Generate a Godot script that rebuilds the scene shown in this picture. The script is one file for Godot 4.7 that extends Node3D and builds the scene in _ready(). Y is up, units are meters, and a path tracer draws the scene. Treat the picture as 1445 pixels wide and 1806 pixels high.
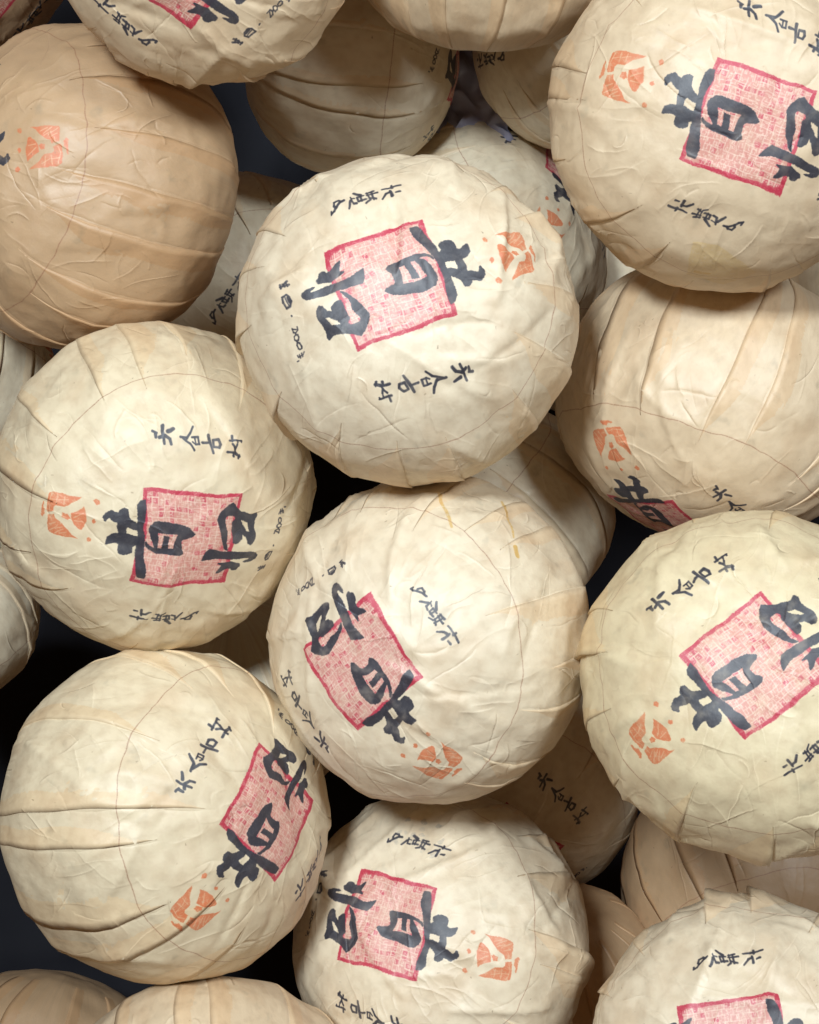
extends Node3D
# A heap of paper-wrapped tea cakes seen from above. Lengths below are in millimetres and turned into metres by MM.

const MM := 0.001
const EXT := 91.0            # half side of a wrapper's texture, millimetres of paper from the middle of the print
const PRINT_SIDE := 1024
const FINE := 640            # side of the fine crease field
const BIG := 160             # side of the large crease field
const ROUND := 2.25          # how square the profile of a cake is
const UP_H := 0.90           # dome height and underside height over the radius
const DOWN_H := 0.84

var rng := RandomNumberGenerator.new()
var noise := FastNoiseLite.new()
var prof_r := PackedFloat32Array()
var prof_z := PackedFloat32Array()
var prof_nr := PackedFloat32Array()
var prof_nz := PackedFloat32Array()
var prof_len := 0.0
const PROF := 600

var print_image: Image
var prints := []             # the same print, inked more or less well
var mottle: Image
var fibre: Image
var smudge: Image
var crumple := PackedFloat32Array()   # sharp little ridges all over the paper

# the cake being built
var R := 48.0
var big := PackedFloat32Array()
var fine := PackedFloat32Array()
var pleats := []
var lump_seed := 0.0


func _ready() -> void:
	var cam := Camera3D.new()
	cam.name = "camera"
	cam.position = Vector3(0, 0.55, 0)
	cam.rotation_degrees = Vector3(-90, 0, 0)
	cam.fov = rad_to_deg(2.0 * atan(0.1505 / 0.55))
	cam.near = 0.02
	cam.far = 20.0
	add_child(cam)
	cam.current = true

	var we := WorldEnvironment.new()
	var env := Environment.new()
	env.background_mode = Environment.BG_COLOR
	env.background_color = Color(0.65, 0.49, 0.33)
	env.background_energy_multiplier = 0.25
	env.tonemap_mode = Environment.TONE_MAPPER_LINEAR
	env.tonemap_exposure = 1.05
	env.sdfgi_enabled = true
	env.ssao_enabled = true
	env.ssil_enabled = true
	we.environment = env
	we.name = "surroundings"
	add_child(we)

	lamp(Vector3(-0.27, 1.05, -0.33), 1.36, "white square lamp hanging over the upper left of the heap")
	lamp(Vector3(0.52, 0.92, -0.36), 0.55, "white square lamp hanging over the upper right of the heap")

	noise.noise_type = FastNoiseLite.TYPE_SIMPLEX_SMOOTH
	noise.seed = 7
	noise.frequency = 0.03
	noise.fractal_octaves = 3
	make_profile()
	make_layers()
	make_print()
	ink_prints()
	bin_floor()

	scrap(Vector3(19.0, -82.0, -136.0), 30.0, "pale lavender plastic scrap deep in the gap at the top, right of the shaded cake")

	var heap := "paper wrapped tea cakes heaped in the bin"
	# called, label, centre in mm, radius, tilt x, tilt z, roll of the print, grid, looseness of the folds, paper tone, seed
	var cakes := [
		["cake at the left edge below the tan pleated one, its whole print in view", Vector3(-77.2, -14.0, -7.8), 48.8, 0.355, 0.377, 3.262, 1.0, 0.8, 0, 11],
		["cake above the middle, seal at its centre, open folds on its left rim", Vector3(-0.6, 21.6, -53.9), 47.2, -0.114, -0.143, -0.349, 1.0, 1.3, 1, 23],
		["cake in the middle with two yellow streaks, seal turned to the lower left", Vector3(6.4, -6.4, 37.9), 48.5, -0.492, 0.102, 7.195, 1.0, 1.0, 1, 31],
		["cake at the lower left, long folds on its left, seal near its right rim", Vector3(-73.3, -12.0, 90.7), 50.2, 0.877, -0.125, 2.236, 1.0, 1.0, 0, 47],
		["cake low in the middle, crumpled right rim, grey smudges above its seal", Vector3(10.2, -52.0, 138.8), 48.7, -0.428, -0.357, 0.190, 1.0, 1.3, 1, 53],
		["large cake at the right edge with the orange bird stamp left of its big seal", Vector3(97.1, 22.0, 48.7), 49.2, -0.174, -0.210, 2.483, 1.0, 1.2, 2, 61],
		["topmost tan cake in the upper right corner with a yellow patch on its lower rim", Vector3(86.6, 27.2, -109.7), 48.3, 0.021, 0.247, 3.456, 1.0, 0.9, 5, 73],
		["cake on its side at the right edge, upright pleats, seal down in the shade", Vector3(94.3, -30.0, -35.4), 48.1, -0.522, 1.252, 4.139, 1.0, 0.9, 5, 83],
		["tan cake at the top edge, left of the middle, its lower rim folded in points", Vector3(-55.8, 30.0, -164.1), 44.5, -0.119, 0.534, 3.831, 1.0, 1.3, 5, 97],
		["cake in the lower right corner with ragged folds standing off its top rim", Vector3(101.3, -4.0, 161.5), 47.4, -0.279, -0.321, 6.097, 1.0, 2.2, 1, 101],
		["tan cake on its side at the upper left, level pleats beside an orange bird stamp", Vector3(-100.2, -32.0, -99.9), 50.0, -0.853, -0.115, -0.034, 1.0, 0.8, 3, 113],  # tan paper, its tone also darkened for the dimmer light here
		["tan pleated cake at the bottom edge without print, under the lower left cake", Vector3(-58.1, -5.6, 185.2), 49.0, 0.100, 0.550, 1.571, 1.0, 0.8, 5, 127],
		["plain pinkish tan cake at the top edge between the two upper printed cakes", Vector3(23.2, -4.0, -175.2), 43.2, 0.100, -0.950, -1.571, 1.0, 1.0, 5, 131],
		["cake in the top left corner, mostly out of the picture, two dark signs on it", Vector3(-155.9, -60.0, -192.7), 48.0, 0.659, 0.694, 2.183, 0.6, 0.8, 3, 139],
		["deeper pale cake at the top, half of it in the shade, without print", Vector3(-20.3, -66.0, -152.1), 40.8, 1.620, 0.150, 0.000, 0.6, 0.4, 4, 149],
		["deeper pale cake left of the upper right cake, small writing at its left rim", Vector3(55.7, -66.0, -154.7), 36.1, -0.900, -0.600, 3.491, 0.6, 0.6, 4, 151],
		["deeper cake behind the upper middle one, red mark in the shade", Vector3(24.6, -104.0, -93.9), 45.4, 1.004, -0.664, 2.130, 0.6, 0.7, 4, 157],
		["deep shaded cake right of the tan pleated cake, bits of writing on it", Vector3(-57.7, -125.0, -78.2), 43.9, 0.403, 0.565, 5.308, 0.6, 0.6, 4, 163],
		["deeper plain cake right of the middle cake, left of the black hollow", Vector3(28.1, -80.0, 5.6), 41.9, -0.950, -0.950, 1.571, 0.6, 0.8, 4, 167],
		["deeper cake below right of the middle cake with three small black signs", Vector3(38.7, -154.0, 98.9), 48.3, -0.084, 0.524, 3.885, 0.6, 0.6, 4, 173],
		["cake painted darker for shade in the gap below the large right cake", Vector3(124.6, -131.0, 133.9), 48.2, 0.100, 0.800, -0.785, 0.6, 0.4, 3, 179],  # brown shade is put into the paper tone
		["deep cake, shade put into its paper tone, peeping out right of the low middle cake", Vector3(50.3, -110.0, 165.8), 38.6, 0.200, 1.900, 1.047, 0.6, 0.4, 3, 181],  # darkest paper tone stands in for the shade down here
		["grey deep cake in the small gap left of the middle cake", Vector3(-56.8, -94.0, 56.7), 42.8, 0.200, 2.200, 0.175, 0.6, 0.6, 4, 191],
		["grey cake peeping out at the left edge below the left cake", Vector3(-165.1, -100.0, 34.9), 35.4, 0.200, 2.200, 0.175, 0.6, 0.6, 4, 193],
		["deep cake toned darker for shade in the bottom left corner under the lower left cake", Vector3(-139.9, -172.0, 217.3), 46.2, -0.300, 1.200, 0.175, 0.6, 1.0, 3, 197],  # shade of the corner painted into its paper tone
		["grey cake peeping out at the left edge above the left cake", Vector3(-159.3, -95.0, -42.2), 38.4, 0.200, -1.900, 0.175, 0.6, 0.6, 4, 199],
		["deepest grey cake in the three-cornered gap left of the cake on its side", Vector3(76.4, -168.0, -73.0), 43.1, 0.200, -1.900, 0.175, 0.6, 1.0, 4, 211],
		["grey cake peeping out at the right edge under the upper right cake", Vector3(149.3, -70.0, -80.4), 36.8, 0.600, 1.900, 0.175, 0.6, 0.6, 4, 223],
	]
	for c in cakes:
		tea_cake(c[0], c[1], c[2], c[3], c[4], c[5], c[6], c[7], c[8], c[9], heap)


# ---------------------------------------------------------------- lamps

func lamp(at: Vector3, energy: float, label: String) -> void:
	var aim := Transform3D(Basis.looking_at(Vector3(0, 0, 0) - at, Vector3(0, 0, 1)), at)
	var l := AreaLight3D.new()
	l.name = "lamp_light"
	l.area_size = Vector2(0.16, 0.16)
	l.light_energy = energy
	l.light_color = Color(0.92, 0.97, 1.0)
	l.shadow_enabled = true
	l.area_range = 6.0
	l.transform = aim.translated_local(Vector3(0, 0, -0.012))
	add_child(l)
	var o := Node3D.new()
	o.name = "lamp"
	add_child(o, true)
	o.transform = aim
	o.set_meta("label", label)
	o.set_meta("category", "lamp")
	var hm := StandardMaterial3D.new()
	hm.albedo_color = Color(0.7, 0.7, 0.7)
	var b := BoxMesh.new()
	b.size = Vector3(0.19, 0.19, 0.04)
	b.material = hm
	var housing := MeshInstance3D.new()
	housing.name = "housing"
	housing.mesh = b
	housing.position = Vector3(0, 0, 0.03)
	o.add_child(housing)
	var gm := StandardMaterial3D.new()
	gm.albedo_color = Color(0.9, 0.9, 0.9)
	gm.emission_enabled = true
	gm.emission = Color(0.95, 0.98, 1.0)
	gm.emission_energy_multiplier = 1.0
	var f := BoxMesh.new()
	f.size = Vector3(0.16, 0.16, 0.004)
	f.material = gm
	var face := MeshInstance3D.new()
	face.name = "glowing_face"
	face.mesh = f
	face.position = Vector3(0, 0, 0.006)
	o.add_child(face)


# ---------------------------------------------------------------- the bin's lining

func bin_floor() -> void:
	var n := 90
	var st := SurfaceTool.new()
	st.begin(Mesh.PRIMITIVE_TRIANGLES)
	for j in n + 1:
		for i in n + 1:
			var x := (float(i) / n - 0.5) * 720.0
			var z := (float(j) / n - 0.5) * 820.0
			var a := 1.0 - absf(noise.get_noise_3d(x * 0.45, 300.0, z * 0.45)) * 2.0
			var b := noise.get_noise_3d(x * 0.2, 500.0, z * 0.2)
			var bowl := (x * x + z * z) * 0.0006
			st.add_vertex(Vector3(x, -290.0 + a * 9.0 + b * 14.0 + bowl, z) * MM)
	for j in n:
		for i in n:
			var a := j * (n + 1) + i
			for k in [a, a + 1, a + n + 2, a, a + n + 2, a + n + 1]:
				st.add_index(k)
	st.generate_normals()
	var m := StandardMaterial3D.new()
	m.albedo_color = Color(0.12, 0.12, 0.14)
	m.roughness = 0.7
	m.metallic_specular = 0.2
	st.set_material(m)
	var o := MeshInstance3D.new()
	o.name = "floor"
	o.mesh = st.commit()
	o.set_meta("kind", "structure")
	o.set_meta("label", "black plastic lining of the bin in the gaps between the tea cakes")
	add_child(o)


func scrap(at: Vector3, size: float, label: String) -> void:
	var n := 14
	var st := SurfaceTool.new()
	st.begin(Mesh.PRIMITIVE_TRIANGLES)
	for j in n + 1:
		for i in n + 1:
			var x := (float(i) / n - 0.5) * size
			var z := (float(j) / n - 0.5) * size * 1.5
			var h := absf(noise.get_noise_2d(x * 2.4 + at.x * 9.0, z * 2.4)) * 16.0 + x * 0.35
			st.add_vertex(Vector3(x + noise.get_noise_2d(z * 3.0, at.z) * 5.0, h, z + noise.get_noise_2d(x * 3.0, at.x) * 5.0) * MM)
	for j in n:
		for i in n:
			var a := j * (n + 1) + i
			for k in [a, a + 1, a + n + 2, a, a + n + 2, a + n + 1]:
				st.add_index(k)
	st.generate_normals()
	var m := StandardMaterial3D.new()
	m.albedo_color = Color(0.60, 0.60, 0.69)
	m.roughness = 0.3
	st.set_material(m)
	var o := MeshInstance3D.new()
	o.name = "plastic_scrap"
	o.mesh = st.commit()
	o.position = at * MM
	o.set_meta("label", label)
	o.set_meta("category", "plastic scrap")
	add_child(o, true)


# ---------------------------------------------------------------- shape of a cake

func make_profile() -> void:
	var n := 3000
	var rs := PackedFloat32Array()
	var zs := PackedFloat32Array()
	var ls := PackedFloat32Array()
	var length := 0.0
	for i in n + 1:
		var t := PI * i / n
		var r := pow(absf(sin(t)), 2.0 / ROUND)
		var z := pow(absf(cos(t)), 2.0 / ROUND)
		z = z * UP_H if t < PI / 2 else -z * DOWN_H
		if i > 0:
			length += Vector2(r - rs[i - 1], z - zs[i - 1]).length()
		rs.append(r)
		zs.append(z)
		ls.append(length)
	prof_len = length
	var k := 0
	for i in PROF + 1:
		var want := length * i / PROF
		while k < n - 1 and ls[k + 1] < want:
			k += 1
		var f := clampf((want - ls[k]) / maxf(ls[k + 1] - ls[k], 1e-6), 0.0, 1.0)
		prof_r.append(lerpf(rs[k], rs[k + 1], f))
		prof_z.append(lerpf(zs[k], zs[k + 1], f))
	for i in PROF + 1:
		var a := maxi(i - 2, 0)
		var b := mini(i + 2, PROF)
		var d := Vector2(prof_r[b] - prof_r[a], prof_z[b] - prof_z[a]).normalized()
		prof_nr.append(-d.y)
		prof_nz.append(d.x)
	prof_nr[0] = 0.0
	prof_nz[0] = 1.0


func field(f: PackedFloat32Array, side: int, u: float, v: float) -> float:
	var x := clampf((u / EXT * 0.5 + 0.5) * side - 0.5, 0.0, side - 1.001)
	var y := clampf((0.5 - v / EXT * 0.5) * side - 0.5, 0.0, side - 1.001)
	var i := int(x)
	var j := int(y)
	var at := j * side + i
	return lerpf(lerpf(f[at], f[at + 1], x - i), lerpf(f[at + side], f[at + side + 1], x - i), y - j)


# a point of the wrapper: a is the angle round the print's middle, s the way over the paper from there, lift the height over the paper
func skin(a: float, s: float, lift: float) -> Vector3:
	var p := clampf(s / R / prof_len, 0.0, 1.0) * PROF
	var i := mini(int(p), PROF - 1)
	var f := p - i
	var r := lerpf(prof_r[i], prof_r[i + 1], f) * R
	var z := lerpf(prof_z[i], prof_z[i + 1], f) * R
	var nr := lerpf(prof_nr[i], prof_nr[i + 1], f)
	var nz := lerpf(prof_nz[i], prof_nz[i + 1], f)
	var c := cos(a)
	var d := sin(a)
	# the paper runs straight from fold to fold near the rim
	var rim := smoothstep(0.5, 1.25, s / R)
	r *= lerpf(1.0, straight(a), rim) * (1.0 + 0.018 * cos(2.0 * (a - lump_seed)))
	var h := lift + noise.get_noise_3d(c * r * 1.1 + lump_seed, d * r * 1.1, z * 1.1 + lump_seed * 0.5) * 1.2
	h += field(big, BIG, c * s, d * s)
	h -= absf(noise.get_noise_3d(c * r * 0.9 + lump_seed + 400.0, d * r * 0.9, z * 0.9)) * 0.9
	r += nr * h
	z += nz * h
	return Vector3(c * r, d * r, z)


func straight(a: float) -> float:
	var n := pleats.size()
	for k in n:
		var from: float = pleats[k].angle
		var to: float = pleats[(k + 1) % n].angle
		var gap := fposmod(to - from, TAU)
		var here := fposmod(a - from, TAU)
		if here <= gap:
			var chord := cos(gap * 0.5) / cos(here - gap * 0.5)
			return lerpf(1.0, chord, 0.5)
	return 1.0


# a crease: a ridge (or a valley) along a line of the paper, steeper on one side
func crease(f: PackedFloat32Array, side: int, p: Vector2, q: Vector2, height: float, wide: float, lean: float, bend: float) -> void:
	var scale := side / (2.0 * EXT)
	var reach := wide * 4.5 + absf(bend)
	var lo := Vector2(minf(p.x, q.x) - reach, minf(p.y, q.y) - reach)
	var hi := Vector2(maxf(p.x, q.x) + reach, maxf(p.y, q.y) + reach)
	var x0 := maxi(int((lo.x + EXT) * scale), 0)
	var x1 := mini(int((hi.x + EXT) * scale) + 1, side - 1)
	var y0 := maxi(int((EXT - hi.y) * scale), 0)
	var y1 := mini(int((EXT - lo.y) * scale) + 1, side - 1)
	var along := q - p
	var length := maxf(along.length(), 0.01)
	along /= length
	var across := Vector2(-along.y, along.x)
	var w1 := wide * (1.0 + lean)
	var w2 := wide * (1.0 - lean)
	for y in range(y0, y1 + 1):
		var v := EXT - (y + 0.5) / scale
		for x in range(x0, x1 + 1):
			var g := Vector2((x + 0.5) / scale - EXT, v) - p
			var t := g.dot(along) / length
			if t < -0.0 or t > 1.0:
				continue
			var taper := 4.0 * t * (1.0 - t)
			var d := g.dot(across) - bend * taper
			var w := w1 if d > 0.0 else w2
			f[y * side + x] += height * sqrt(taper) * exp(-absf(d) / w)


func make_creases(loose: float, grid: float) -> void:
	big = PackedFloat32Array()
	big.resize(BIG * BIG)
	for k in 40:
		var at := Vector2.from_angle(rng.randf() * TAU) * sqrt(rng.randf()) * R * 1.5
		var turn := at.angle() + rng.randfn(0.0, 0.7) if at.length() > R * 0.5 else rng.randf() * TAU
		var half := Vector2.from_angle(turn) * rng.randf_range(9.0, 24.0)
		var amount := rng.randf_range(0.35, 1.2) * (1.15 if rng.randf() < 0.6 else -0.8) * smoothstep(0.0, R * 0.7, at.length() + R * 0.25)
		crease(big, BIG, at - half, at + half, amount * minf(loose, 1.3), rng.randf_range(0.9, 3.2), rng.randf_range(-0.85, 0.85), rng.randf_range(-3.0, 3.0))
	fine = PackedFloat32Array()
	fine.resize(FINE * FINE)
	for k in int(190 * grid * grid):
		var at := Vector2.from_angle(rng.randf() * TAU) * sqrt(rng.randf()) * R * 1.6
		var turn := at.angle() + rng.randfn(0.0, 0.9)
		var half := Vector2.from_angle(turn) * rng.randf_range(2.0, 11.0)
		var amount := rng.randf_range(0.05, 0.27) * (1.0 if rng.randf() < 0.55 else -1.0)
		crease(fine, FINE, at - half, at + half, amount, rng.randf_range(0.22, 0.6), rng.randf_range(-0.7, 0.7), rng.randf_range(-2.0, 2.0))
	var at := 0
	var shift := rng.randi_range(0, FINE * FINE - 1)
	for v in crumple:
		fine[at] += crumple[shift]
		at += 1
		shift += 1
		if shift >= FINE * FINE:
			shift = 0
	for p in pleats:
		# a valley beside the fold's edge and small wrinkles fanning out of its inner end
		var out := Vector2.from_angle(p.angle)
		for j in 3:
			var s0: float = p.start * (0.95 - 0.12 * j)
			var a := out.rotated(rng.randf_range(-0.12, 0.12)) * s0
			var b := a.rotated(rng.randf_range(-0.10, 0.10)) * rng.randf_range(0.55, 0.8)
			crease(fine, FINE, a, b, rng.randf_range(0.08, 0.24), rng.randf_range(0.5, 1.2), rng.randf_range(-0.7, 0.7), rng.randf_range(-1.5, 1.5))
		for j in 6:
			var s0: float = lerpf(p.start, R * 1.9, j / 6.0)
			var s1: float = lerpf(p.start, R * 1.9, (j + 1.35) / 6.0)
			crease(fine, FINE, Vector2.from_angle(edge_of(p, s0) + 0.008) * s0, Vector2.from_angle(edge_of(p, s1) + 0.008) * s1, -0.13, 0.36, 0.3, 0.0)


func edge_of(p: Dictionary, s: float) -> float:
	return p.angle + p.twist * (s - p.start) / R + 0.004 * sin(s * 0.25 + p.wave * 2.0)


# ---------------------------------------------------------------- a cake and its folds

func tea_cake(label: String, centre: Vector3, radius: float, tilt_x: float, tilt_z: float, roll: float, grid: float, loose: float, tone: int, seed_of: int, group: String) -> void:
	rng.seed = seed_of * 7919
	R = radius
	lump_seed = seed_of * 13.7
	pleats = []
	var n := rng.randi_range(15, 18)
	var inner := 0.38 if seed_of == 47 else 0.72
	for k in n:
		pleats.append({
			"angle": fposmod((k + rng.randf_range(-0.3, 0.3)) * TAU / n, TAU),
			"start": R * rng.randf_range(inner, inner + 0.5),
			"high": rng.randf_range(0.22, 0.5) * loose,
			"wide": rng.randf_range(0.45, 0.8) * TAU / n,
			"twist": rng.randf_range(-0.07, 0.07),
			"wave": rng.randf() * TAU,
		})
	# folds that stand open on some cakes
	var lifted: Array = {101: [3.35, 2.9], 23: [4.35, 4.8, 1.75], 53: [1.25, 1.85], 97: [3.6, 4.1], 61: [0.9, 2.6]}.get(seed_of, [])
	for want in lifted:
		var nearest: Dictionary = pleats[0]
		for p in pleats:
			if absf(angle_difference(p.angle, want)) < absf(angle_difference(nearest.angle, want)):
				nearest = p
		nearest.high = 3.4 if seed_of == 101 else 1.7
		nearest.start = R * rng.randf_range(0.85, 1.0)
		nearest.twist *= 2.5
	pleats.sort_custom(func(a, b): return a.angle < b.angle)
	make_creases(loose, grid)

	var th := Vector2(tilt_x, tilt_z).length()
	var basis := Basis()
	var flat_up := Vector3(cos(roll), 0, sin(roll))
	var flat_right := Vector3(-sin(roll), 0, cos(roll))
	var turn := Basis()
	if th > 0.0001:
		var n_dir := Vector3(tilt_x / th * sin(th), cos(th), tilt_z / th * sin(th))
		turn = Basis(Vector3(0, 1, 0).cross(n_dir).normalized(), th)
	basis = Basis(turn * flat_right, turn * flat_up, turn * Vector3(0, 1, 0))

	var root := Node3D.new()
	root.name = "tea_cake"
	add_child(root, true)
	root.transform = Transform3D(basis, centre * MM)
	root.set_meta("label", label)
	root.set_meta("category", "tea cake")
	root.set_meta("group", group)

	var m := paper(tone, seed_of)

	# the wrapper
	var rings := int(150 * grid)
	var round_ := int(210 * grid)
	var pts := PackedVector3Array()
	var uvs := PackedVector2Array()
	var idx := PackedInt32Array()
	var s_end := prof_len * R
	pts.append(skin(0.0, 0.0, 0.0) * MM)
	uvs.append(Vector2(0.5, 0.5))
	for i in range(1, rings + 1):
		var s := s_end * pow(float(i) / rings, 0.94) * 0.985
		for j in round_:
			var a := TAU * j / round_
			pts.append(skin(a, s, 0.0) * MM)
			uvs.append(uv_of(a, s))
	for j in round_:
		var j2 := (j + 1) % round_
		idx.append_array([0, 1 + j2, 1 + j])
	for i in range(1, rings):
		var a0 := 1 + (i - 1) * round_
		var b0 := 1 + i * round_
		for j in round_:
			var j2 := (j + 1) % round_
			idx.append_array([a0 + j, a0 + j2, b0 + j2, a0 + j, b0 + j2, b0 + j])
	var close := pts.size()
	pts.append(Vector3(0, 0, -DOWN_H * R * 0.985) * MM)
	uvs.append(Vector2(0.5, 0.0))
	var last := 1 + (rings - 1) * round_
	for j in round_:
		idx.append_array([last + j, last + (j + 1) % round_, close])
	commit("paper_wrapper", pts, uvs, idx, m, root)

	var doubled: StandardMaterial3D = m.duplicate()
	doubled.albedo_color = Color(1.0, 0.967, 0.93)     # two layers of the tan paper
	for p in pleats:
		fold(p, doubled, root, grid)


func uv_of(a: float, s: float) -> Vector2:
	# the sheet is rumpled: its print lies a little askew, otherwise on each cake
	var u := cos(a) * s
	var v := sin(a) * s
	var du := noise.get_noise_2d(u * 1.3 + lump_seed, v * 1.3) * 0.9 + noise.get_noise_2d(u * 5.0 + lump_seed, v * 5.0 + 60.0) * 0.4
	var dv := noise.get_noise_2d(u * 1.3 - lump_seed, v * 1.3 + 200.0) * 0.9 + noise.get_noise_2d(u * 5.0 - lump_seed, v * 5.0 + 90.0) * 0.4
	return Vector2(0.5 + (u + du) / EXT * 0.5, 0.5 - (v + dv) / EXT * 0.5)


func fold(p: Dictionary, m: Material, root: Node3D, grid: float) -> void:
	var ns := int(46 * grid) + 4
	var na := 7
	var pts := PackedVector3Array()
	var uvs := PackedVector2Array()
	var idx := PackedInt32Array()
	var s0: float = p.start
	var s1 := R * 2.35
	for i in ns + 1:
		var s := lerpf(s0, s1, float(i) / ns)
		var open := smoothstep(s0, s0 + R * 0.4, s)
		var high: float = p.high * open * (1.0 + 0.2 * sin(s * 0.16 + p.wave))
		var edge := edge_of(p, s)
		var wide: float = p.wide * (0.35 + 0.65 * open)
		for k in na:
			var f := float(k) / (na - 1)
			var a := edge - wide * (1.0 - f)
			var lift := lerpf(-0.25, high, pow(f, 1.1))
			pts.append(skin(a, s, lift) * MM)
			uvs.append(uv_of(a, s))
	var row := na
	for i in ns:
		for k in na - 1:
			var q := i * row + k
			idx.append_array([q, q + row + 1, q + row, q, q + 1, q + row + 1])
	# the turned-in edge, with points of its own so that it stays sharp
	var first := pts.size()
	for i in ns + 1:
		var s := lerpf(s0, s1, float(i) / ns)
		var edge := edge_of(p, s)
		pts.append(pts[i * row + na - 1])
		uvs.append(uv_of(edge, s))
		pts.append(skin(edge - 0.004, s, -0.35) * MM)
		uvs.append(uv_of(edge, s))
	for i in ns:
		var q := first + i * 2
		idx.append_array([q, q + 1, q + 3, q, q + 3, q + 2])
	commit("fold", pts, uvs, idx, m, root)


func commit(called: String, pts: PackedVector3Array, uvs: PackedVector2Array, idx: PackedInt32Array, m: Material, parent: Node3D) -> void:
	var arrays := []
	arrays.resize(Mesh.ARRAY_MAX)
	arrays[Mesh.ARRAY_VERTEX] = pts
	arrays[Mesh.ARRAY_TEX_UV] = uvs
	arrays[Mesh.ARRAY_INDEX] = idx
	var st := SurfaceTool.new()
	st.create_from_arrays(arrays)
	st.generate_normals()
	st.set_material(m)
	var o := MeshInstance3D.new()
	o.name = called
	o.mesh = st.commit()
	parent.add_child(o, true)


# ---------------------------------------------------------------- paper

func layer(colour: Color, frequency: float, from: float, to: float, most: float, seed_of: int, kind := FastNoiseLite.TYPE_SIMPLEX_SMOOTH, octaves := 4) -> Image:
	var f := FastNoiseLite.new()
	f.noise_type = kind
	f.seed = seed_of
	f.frequency = frequency
	f.fractal_octaves = octaves
	var bytes := f.get_image(PRINT_SIDE, PRINT_SIDE, false, false, false).get_data()
	var table := PackedByteArray()
	for i in 256:
		table.append(int(255.0 * most * smoothstep(from, to, i / 255.0)))
	var out := PackedByteArray()
	out.resize(PRINT_SIDE * PRINT_SIDE * 4)
	var r := int(colour.r * 255.0)
	var g := int(colour.g * 255.0)
	var b := int(colour.b * 255.0)
	var at := 0
	for v in bytes:
		out[at] = r
		out[at + 1] = g
		out[at + 2] = b
		out[at + 3] = table[v]
		at += 4
	return Image.create_from_data(PRINT_SIDE, PRINT_SIDE, false, Image.FORMAT_RGBA8, out)


func make_layers() -> void:
	mottle = layer(Color(0.72, 0.56, 0.40), 0.007, 0.42, 0.92, 0.22, 3)
	var f := FastNoiseLite.new()
	f.seed = 77
	for y in FINE:
		for x in FINE:
			var warp := f.get_noise_2d(x * 0.8, y * 0.8) * 14.0
			var a := absf(f.get_noise_2d(x * 1.6 + warp, y * 1.6 - warp))
			var b := absf(f.get_noise_2d(x * 4.3 + 900.0, y * 4.3 + warp))
			crumple.append(-0.14 * a - 0.045 * b + 0.012 * f.get_noise_2d(x * 30.0, y * 30.0))
	fibre = layer(Color(0.66, 0.56, 0.44), 0.035, 0.35, 0.85, 0.17, 5, FastNoiseLite.TYPE_SIMPLEX_SMOOTH, 6)
	smudge = layer(Color(0.42, 0.40, 0.34), 0.013, 0.68, 0.95, 0.22, 9)


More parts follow.
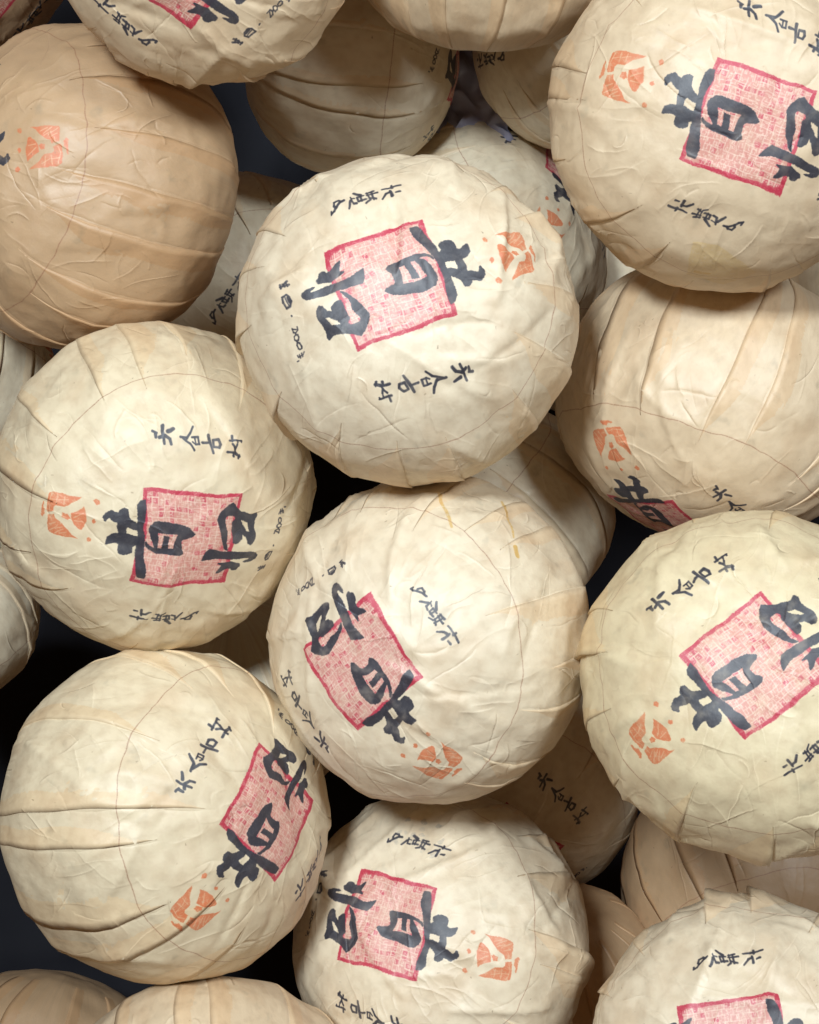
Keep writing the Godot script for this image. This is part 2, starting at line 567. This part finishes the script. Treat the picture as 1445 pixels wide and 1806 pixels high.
func paper(tone: int, seed_of: int) -> StandardMaterial3D:
	var tones := [Color(0.865, 0.795, 0.67), Color(0.875, 0.81, 0.70), Color(0.865, 0.795, 0.65), Color(0.73, 0.60, 0.46), Color(0.865, 0.805, 0.70), Color(0.84, 0.75, 0.625)]  # darkest tone: tan paper, also painted in for shade and dim light
	var im := Image.create(PRINT_SIDE, PRINT_SIDE, false, Image.FORMAT_RGBA8)
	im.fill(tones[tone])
	var whole := Rect2i(0, 0, PRINT_SIDE, PRINT_SIDE)
	for source in [mottle, fibre, smudge]:
		var l: Image = source.duplicate()
		if rng.randf() < 0.5:
			l.flip_x()
		if rng.randf() < 0.5:
			l.flip_y()
		if rng.randf() < 0.5:
			l.rotate_90(CLOCKWISE)
		im.blend_rect(l, whole, Vector2i.ZERO)
	im.blend_rect(prints[rng.randi_range(0, prints.size() - 1)], whole, Vector2i.ZERO)
	# marks of handling: crumbs of tea, oil spots, yellowed streaks
	print_image = im
	for k in 46:
		var at := Vector2.from_angle(rng.randf() * TAU) * sqrt(rng.randf()) * 80.0
		stroke([at, at + Vector2.from_angle(rng.randf() * TAU) * rng.randf_range(0.1, 0.9)], rng.randf_range(0.08, 0.2), 0.06, Color(0.36, 0.27, 0.18), rng.randf_range(0.15, 0.5), 0.0)
	var ochre := Color(0.78, 0.60, 0.28)
	if seed_of == 31:
		stroke([Vector2(-46, -36), Vector2(-45, -30), Vector2(-45, -25), Vector2(-44, -18)], 0.7, 0.35, ochre, 0.55, 0.8)
		stroke([Vector2(-67, -26), Vector2(-65, -18), Vector2(-63, -12), Vector2(-60, -7)], 0.6, 0.4, ochre, 0.6, 0.8)
		stroke([Vector2(-58.5, -3.2), Vector2(-57.3, 0.0)], 0.9, 0.8, ochre, 0.75, 0.4)
	if seed_of == 73:
		area([Vector2(-35, 2), Vector2(-33, -5), Vector2(-40, -21), Vector2(-52, -16), Vector2(-50, -2)], [], Color(0.82, 0.68, 0.40), 0.35, 0.8)
		stroke([Vector2(-47, -4), Vector2(-46, -8)], 0.8, 0.5, ochre, 0.5, 0.6)
	if seed_of == 53:
		for k in 16:
			var at := Vector2(rng.randf_range(-38.0, -22.0), rng.randf_range(-6.0, 9.0))
			stroke([at, at + Vector2(rng.randf_range(-1.5, 1.5), rng.randf_range(-1.0, 1.0))], rng.randf_range(0.5, 1.2), 0.4, Color(0.42, 0.44, 0.46), rng.randf_range(0.08, 0.28), 0.9)
	var m := StandardMaterial3D.new()
	m.texture_repeat = false
	m.albedo_texture = ImageTexture.create_from_image(im)
	m.roughness = 0.54
	m.metallic_specular = 0.66
	var hm := Image.create_from_data(FINE, FINE, false, Image.FORMAT_RF, fine.to_byte_array())
	hm.bump_map_to_normal_map(FINE / (2.0 * EXT))
	m.normal_enabled = true
	m.normal_texture = ImageTexture.create_from_image(hm)
	m.normal_scale = 1.0
	return m


# ---------------------------------------------------------------- the print

func dab(x: int, y: int, c: Color, a: float) -> void:
	if a <= 0.003 or x < 0 or y < 0 or x >= PRINT_SIDE or y >= PRINT_SIDE:
		return
	var o := print_image.get_pixel(x, y)
	var total := a + o.a * (1.0 - a)
	var k := a / total
	print_image.set_pixel(x, y, Color(lerpf(o.r, c.r, k), lerpf(o.g, c.g, k), lerpf(o.b, c.b, k), total))


func px(p: Vector2) -> Vector2:
	return Vector2((p.x / EXT * 0.5 + 0.5) * PRINT_SIDE, (0.5 - p.y / EXT * 0.5) * PRINT_SIDE)


# ink wears: less of it here and there
func worn(x: int, y: int, strength: float) -> float:
	return clampf(1.0 - strength * smoothstep(0.05, 0.55, noise.get_noise_2d(x * 3.0, y * 3.0) * 0.6 + noise.get_noise_2d(x * 11.0 + 700.0, y * 11.0) * 0.7), 0.0, 1.0)


# an area given by its outline (millimetres), with holes
func area(outline: Array, holes: Array, c: Color, a: float, strength: float, fatter := 0.0) -> void:
	var poly := PackedVector2Array()
	var lo := Vector2(9999, 9999)
	var hi := Vector2(-9999, -9999)
	for p in outline:
		var q := px(p)
		poly.append(q)
		lo = lo.min(q)
		hi = hi.max(q)
	var gaps := []
	for h in holes:
		var g := PackedVector2Array()
		for p in h:
			g.append(px(p))
		if fatter > 0.0:
			gaps.append_array(Geometry2D.offset_polygon(g, -fatter * 0.6))
		else:
			gaps.append(g)
	if fatter > 0.0:
		var grown := Geometry2D.offset_polygon(poly, fatter, Geometry2D.JOIN_ROUND)
		if not grown.is_empty():
			poly = grown[0]
	for y in range(int(lo.y) - 1, int(hi.y) + 2):
		for x in range(int(lo.x) - 1, int(hi.x) + 2):
			var hit := 0
			for k in 4:
				var s := Vector2(x + 0.25 + 0.5 * (k % 2), y + 0.25 + 0.5 * (k / 2))
				s += Vector2(noise.get_noise_2d(s.x * 7.0, s.y * 7.0), noise.get_noise_2d(s.x * 7.0 + 90.0, s.y * 7.0)) * 0.9
				if not Geometry2D.is_point_in_polygon(s, poly):
					continue
				var inside := true
				for g in gaps:
					if Geometry2D.is_point_in_polygon(s, g):
						inside = false
				if inside:
					hit += 1
			if hit:
				dab(x, y, c, a * hit / 4.0 * worn(x, y, strength))


# a brush stroke along points (millimetres) with a radius at each end
func stroke(points: Array, r0: float, r1: float, c: Color, a: float, strength: float) -> void:
	var k := PRINT_SIDE / (2.0 * EXT)
	var n := points.size() - 1
	for i in n:
		var p := px(points[i])
		var q := px(points[i + 1])
		var ra := lerpf(r0, r1, float(i) / n) * k
		var rb := lerpf(r0, r1, float(i + 1) / n) * k
		var most := maxf(ra, rb) + 1.0
		var along := q - p
		var len2 := maxf(along.length_squared(), 0.001)
		for y in range(int(minf(p.y, q.y) - most), int(maxf(p.y, q.y) + most) + 1):
			for x in range(int(minf(p.x, q.x) - most), int(maxf(p.x, q.x) + most) + 1):
				var g := Vector2(x + 0.5, y + 0.5) - p
				var t := clampf(g.dot(along) / len2, 0.0, 1.0)
				var d := (g - along * t).length() - lerpf(ra, rb, t)
				if d < 0.5:
					var have := print_image.get_pixel(x, y).a if a < 0.99 and i > 0 and t < 0.05 else 0.0
					if have < a * 0.9:
						dab(x, y, c, a * clampf(0.5 - d, 0.0, 1.0) * worn(x, y, strength))


# points read off the big signs: across and down a sheet on which they lie on their side
func big_sign(flat: Array) -> Array:
	var out := []
	for i in range(0, flat.size(), 2):
		var d := Vector2(flat[i] - 749.0, flat[i + 1] - 474.0)
		var ux := Vector2(132, -792)
		var vx := Vector2(-778, -52)
		var det := ux.x * vx.y - ux.y * vx.x
		out.append(Vector2((d.x * vx.y - d.y * vx.x) / det, (ux.x * d.y - ux.y * d.x) / det) * 28.05)
	return out


# points of small signs: grid, where it starts, its scale; turned and set to where the row stands on the print
func small_sign(flat: Array, mid: Vector2, scale: float, at: Vector2) -> Array:
	var out := []
	for i in range(0, flat.size(), 2):
		var d := (Vector2(flat[i], flat[i + 1]) - mid) * scale
		out.append(at + Vector2(-d.y, -d.x))
	return out


# points read off the bird stamp, which lies on its side as well
func bird_sign(flat: Array) -> Array:
	var out := []
	for i in range(0, flat.size(), 2):
		var d := Vector2(flat[i] - 640.0, flat[i + 1] - 640.0) * 0.0172
		out.append(Vector2(1.8 + 0.334 * d.x - 0.943 * d.y, 36.5 - 0.943 * d.x - 0.334 * d.y))
	return out


func ink_prints() -> void:
	for k in 4:
		var f := FastNoiseLite.new()
		f.seed = 300 + k
		f.frequency = 0.02
		f.fractal_octaves = 5
		var thin := f.get_image(PRINT_SIDE, PRINT_SIDE, false, false, false).get_data()
		var table := PackedByteArray()
		for i in 256:
			table.append(int(255.0 * (1.0 - [0.08, 0.22, 0.15, 0.34][k] * smoothstep(0.45, 0.8, i / 255.0))))
		var data := print_image.get_data()
		var at := 3
		for v in thin:
			if data[at]:
				data[at] = data[at] * table[v] / 255
			at += 4
		prints.append(Image.create_from_data(PRINT_SIDE, PRINT_SIDE, false, Image.FORMAT_RGBA8, data))


func make_print() -> void:
	print_image = Image.create(PRINT_SIDE, PRINT_SIDE, false, Image.FORMAT_RGBA8)
	rng.seed = 4242
	var black := Color(0.17, 0.17, 0.21)
	var red := Color(0.72, 0.15, 0.25)
	var orange := Color(0.81, 0.42, 0.26)

	# the seal: a square full of tiny carved signs
	var h := 14.0
	area([Vector2(-h, -h), Vector2(h, -h), Vector2(h, h), Vector2(-h, h)], [], Color(0.77, 0.35, 0.37), 0.52, 0.4)
	var cells := 15
	var step := 2.0 * (h - 0.9) / cells
	var pale := Color(0.90, 0.79, 0.71)
	for j in cells:
		for i in cells:
			var o := Vector2(-h + 0.9 + i * step, -h + 0.9 + j * step)
			if rng.randf() < 0.22:
				area([o + Vector2(0.2, 0.2), o + Vector2(step - 0.2, 0.3), o + Vector2(step - 0.3, step - 0.2), o + Vector2(0.2, step - 0.3)], [], red, rng.randf_range(0.3, 0.7), 0.5)
			# a carved sign: a few short bars and hooks left pale
			for k in rng.randi_range(4, 6):
				var p := o + Vector2(rng.randf_range(0.25, 0.9), rng.randf_range(0.25, 0.9)) * step
				var along := Vector2(1, 0) if rng.randf() < 0.5 else Vector2(0, 1)
				var q := p + along * rng.randf_range(-0.7, 0.7) * step
				var bar := [p, q.clamp(o, o + Vector2(step, step))]
				if rng.randf() < 0.4:
					bar.append((q + along.orthogonal() * rng.randf_range(-0.5, 0.5) * step).clamp(o, o + Vector2(step, step)))
				stroke(bar, 0.09, 0.08, pale, 0.75, 0.3)
			if rng.randf() < 0.6:
				stroke([o, o + Vector2(step, 0)], 0.13, 0.11, pale, 0.7, 0.4)
			if rng.randf() < 0.6:
				stroke([o, o + Vector2(0, step)], 0.13, 0.11, pale, 0.7, 0.4)
	var b := 1.15
	area([Vector2(-h - 0.3, -h), Vector2(h + 0.2, -h - 0.3), Vector2(h, h + 0.1), Vector2(-h, h + 0.2)],
		[[Vector2(-h + b, -h + b * 1.2), Vector2(h - b * 0.7, -h + b * 0.7), Vector2(h - b, h - b * 1.1), Vector2(-h + b * 0.8, h - b)]], red, 0.88, 0.55)

	# the two big signs
	area(big_sign([430, 150, 385, 160, 362, 190, 350, 300, 340, 400, 335, 500, 332, 600, 335, 700, 340, 760, 350, 790, 405, 795, 412, 700, 395, 640, 385, 560, 378, 480, 375, 380, 395, 300, 425, 220]), [], black, 0.96, 0.1, 1.3)
	area(big_sign([75, 300, 95, 265, 140, 240, 175, 260, 205, 265, 215, 240, 250, 225, 275, 235, 275, 290, 310, 330, 345, 350, 345, 400, 300, 390, 260, 370, 240, 400, 245, 445, 195, 450, 190, 380, 200, 340, 170, 330, 130, 300, 105, 310, 95, 335]), [], black, 0.96, 0.1, 1.3)
	area(big_sign([95, 535, 115, 480, 150, 455, 200, 445, 250, 445, 300, 460, 345, 465, 345, 525, 300, 545, 300, 590, 270, 610, 230, 615, 195, 605, 190, 570, 200, 530, 170, 515, 130, 525]), [], black, 0.96, 0.1, 1.3)
	area(big_sign([425, 400, 440, 360, 480, 325, 540, 325, 620, 340, 700, 350, 760, 375, 805, 425, 790, 440, 720, 450, 700, 470, 700, 540, 715, 575, 690, 590, 600, 590, 500, 580, 430, 550, 400, 530, 395, 500, 410, 520, 460, 545, 490, 540, 470, 510, 440, 460]),
		[big_sign([488, 405, 680, 420, 655, 470, 640, 548, 595, 548, 590, 440, 550, 435, 545, 545, 508, 542, 500, 450])], black, 0.96, 0.1, 1.3)
	area(big_sign([1000, 300, 1030, 250, 1085, 200, 1120, 180, 1150, 210, 1200, 245, 1290, 280, 1320, 280, 1360, 265, 1365, 290, 1340, 340, 1330, 400, 1340, 470, 1320, 520, 1290, 545, 1265, 530, 1250, 470, 1215, 440, 1205, 480, 1160, 515, 1130, 510, 1135, 350, 1165, 320, 1160, 290, 1110, 280, 1070, 290, 1060, 320, 1075, 420, 1065, 480, 1070, 520, 1090, 570, 1060, 545, 1030, 480, 1010, 380]),
		[big_sign([1200, 325, 1270, 350, 1290, 440, 1255, 420, 1215, 370])], black, 0.96, 0.1, 1.3)
	area(big_sign([860, 650, 890, 600, 930, 560, 990, 570, 1100, 590, 1200, 610, 1290, 620, 1340, 640, 1360, 670, 1345, 695, 1300, 710, 1240, 705, 1290, 690, 1280, 670, 1180, 665, 1080, 650, 980, 630, 900, 640]), [], black, 0.96, 0.1, 1.3)
	area(big_sign([1000, 690, 1060, 695, 1110, 685, 1150, 705, 1200, 720, 1205, 740, 1160, 775, 1130, 775, 1110, 750, 1060, 750, 1020, 775, 990, 780, 1020, 735, 1030, 710]), [], black, 0.96, 0.1, 1.3)

	# the column of four signs on the right of the print
	var mid := Vector2(755, 270)
	var to := Vector2(28.2, -0.5)
	var k := 0.0222
	for s in [[150, 190, 215, 205, 12], [195, 220, 200, 265, 16], [275, 125, 285, 200, 310, 340, 14], [245, 260, 310, 230, 370, 270, 395, 345, 15], [345, 180, 420, 140, 17],
			[505, 235, 600, 225, 14], [600, 240, 650, 170, 690, 100, 13], [540, 245, 640, 305, 690, 380, 13], [680, 220, 765, 215, 775, 300, 720, 310, 680, 280, 10], [720, 220, 725, 290, 9],
			[820, 275, 900, 270, 13], [900, 185, 915, 280, 940, 420, 15], [960, 245, 1020, 240, 1045, 300, 1030, 345, 960, 340, 955, 250, 13],
			[1220, 180, 1215, 250, 12], [1180, 240, 1355, 240, 11], [1290, 250, 1285, 280, 9], [1340, 240, 1345, 262, 10], [1215, 290, 1240, 330, 1250, 400, 12], [1280, 300, 1250, 360, 10], [1140, 390, 1250, 395, 13], [1215, 440, 1220, 400, 12], [1250, 400, 1320, 440, 17], [1290, 465, 1320, 420, 13]]:
		stroke(small_sign(s.slice(0, -1), mid, k, to), s[-1] * k * 1.45, s[-1] * k * 1.1, black, 0.95, 0.2)
	# the column of three on the left
	mid = Vector2(640, 290)
	to = Vector2(-26.6, 2.2)
	k = 0.0198
	for s in [[185, 215, 235, 210, 14], [300, 165, 295, 280, 15], [300, 255, 360, 240, 430, 170, 14], [130, 330, 400, 335, 13], [255, 315, 245, 370, 13],
			[480, 310, 610, 310, 12], [520, 215, 600, 250, 11], [520, 360, 610, 345, 12], [555, 210, 545, 360, 10], [595, 230, 600, 360, 9], [600, 215, 655, 185, 11], [640, 250, 730, 250, 740, 320, 650, 320, 12], [690, 240, 690, 340, 11],
			[690, 345, 780, 410, 17], [770, 240, 820, 250, 840, 350, 12], [780, 320, 830, 330, 8], [850, 300, 915, 200, 14],
			[945, 330, 1010, 320, 1080, 260, 1100, 290, 1085, 350, 1020, 355, 990, 330, 13], [1075, 270, 1120, 215, 1165, 195, 1165, 235, 13]]:
		stroke(small_sign(s.slice(0, -1), mid, k, to), s[-1] * k * 1.45, s[-1] * k * 1.1, black, 0.95, 0.2)
	# the small line at the foot: two signs, a dot, 200 and a sign
	mid = Vector2(530, 930)
	to = Vector2(-1.5, -28.5)
	k = 0.0142
	for s in [[300, 1560, 470, 1560, 20], [320, 1640, 400, 1590, 18], [470, 1530, 460, 1610, 16], [340, 1530, 350, 1620, 16], [400, 1540, 410, 1600, 18],
			[390, 1250, 460, 1190, 560, 1190, 540, 1290, 520, 1370, 440, 1380, 390, 1320, 390, 1250, 15], [430, 1250, 430, 1320, 24], [480, 1220, 480, 1360, 10], [530, 1035, 535, 1045, 16],
			[520, 770, 530, 690, 600, 660, 640, 700, 640, 790, 14], [560, 720, 640, 780, 13], [560, 560, 560, 600, 600, 635, 655, 620, 670, 570, 640, 530, 590, 525, 560, 560, 13], [590, 410, 600, 480, 640, 505, 670, 470, 670, 410, 640, 375, 605, 375, 590, 410, 13],
			[590, 280, 620, 240, 720, 240, 735, 290, 15], [630, 200, 640, 290, 12], [680, 200, 690, 290, 12], [750, 165, 790, 170, 14]]:
		stroke(small_sign(s.slice(0, -1), mid, k, to), s[-1] * k * 1.25, s[-1] * k * 1.1, black, 0.9, 0.35)

	# the orange bird stamp over the seal
	var bird := [
		[480, 230, 560, 210, 700, 240, 850, 290, 1045, 340, 950, 372, 850, 402, 700, 485, 640, 470, 565, 450, 525, 480, 505, 550, 385, 555, 375, 510, 420, 350],
		[375, 600, 500, 605, 505, 680, 560, 715, 620, 790, 680, 900, 705, 980, 790, 1065, 700, 1030, 540, 985, 400, 935, 310, 890, 300, 800, 335, 700],
		[650, 580, 720, 600, 745, 690, 700, 705, 625, 650],
		[765, 585, 900, 560, 1015, 505, 1022, 620, 990, 760, 900, 905, 850, 905, 785, 800, 755, 720],
		[335, 335, 345, 370, 315, 430, 340, 500, 305, 585, 240, 625, 215, 605, 255, 500, 290, 400],
		[1215, 420, 1270, 400, 1310, 430, 1290, 490, 1230, 500], [1095, 745, 1150, 730, 1165, 785, 1125, 810, 1090, 790], [975, 1070, 1020, 1050, 1065, 1085, 1040, 1135, 985, 1130],
	]
	for poly in bird:
		area(bird_sign(poly), [], orange, 0.84, 0.45)
	for s in [[540, 240, 430, 420], [640, 260, 600, 420], [760, 300, 700, 440], [330, 860, 520, 800], [420, 920, 600, 860], [800, 680, 980, 620], [800, 740, 930, 780], [480, 330, 620, 350], [640, 360, 800, 350], [360, 760, 500, 740], [460, 840, 600, 820], [500, 930, 640, 920], [440, 420, 440, 530], [430, 620, 420, 700]]:
		stroke(bird_sign(s), 0.15, 0.11, Color(0.88, 0.76, 0.62), 0.62, 0.2)

	# the thin brown guide ring round the print
	var ring := []
	for i in 181:
		ring.append(Vector2.from_angle(TAU * i / 180.0) * (48.5 + 0.4 * sin(i * 0.21)))
	stroke(ring, 0.11, 0.11, Color(0.50, 0.30, 0.22), 0.6, 0.5)
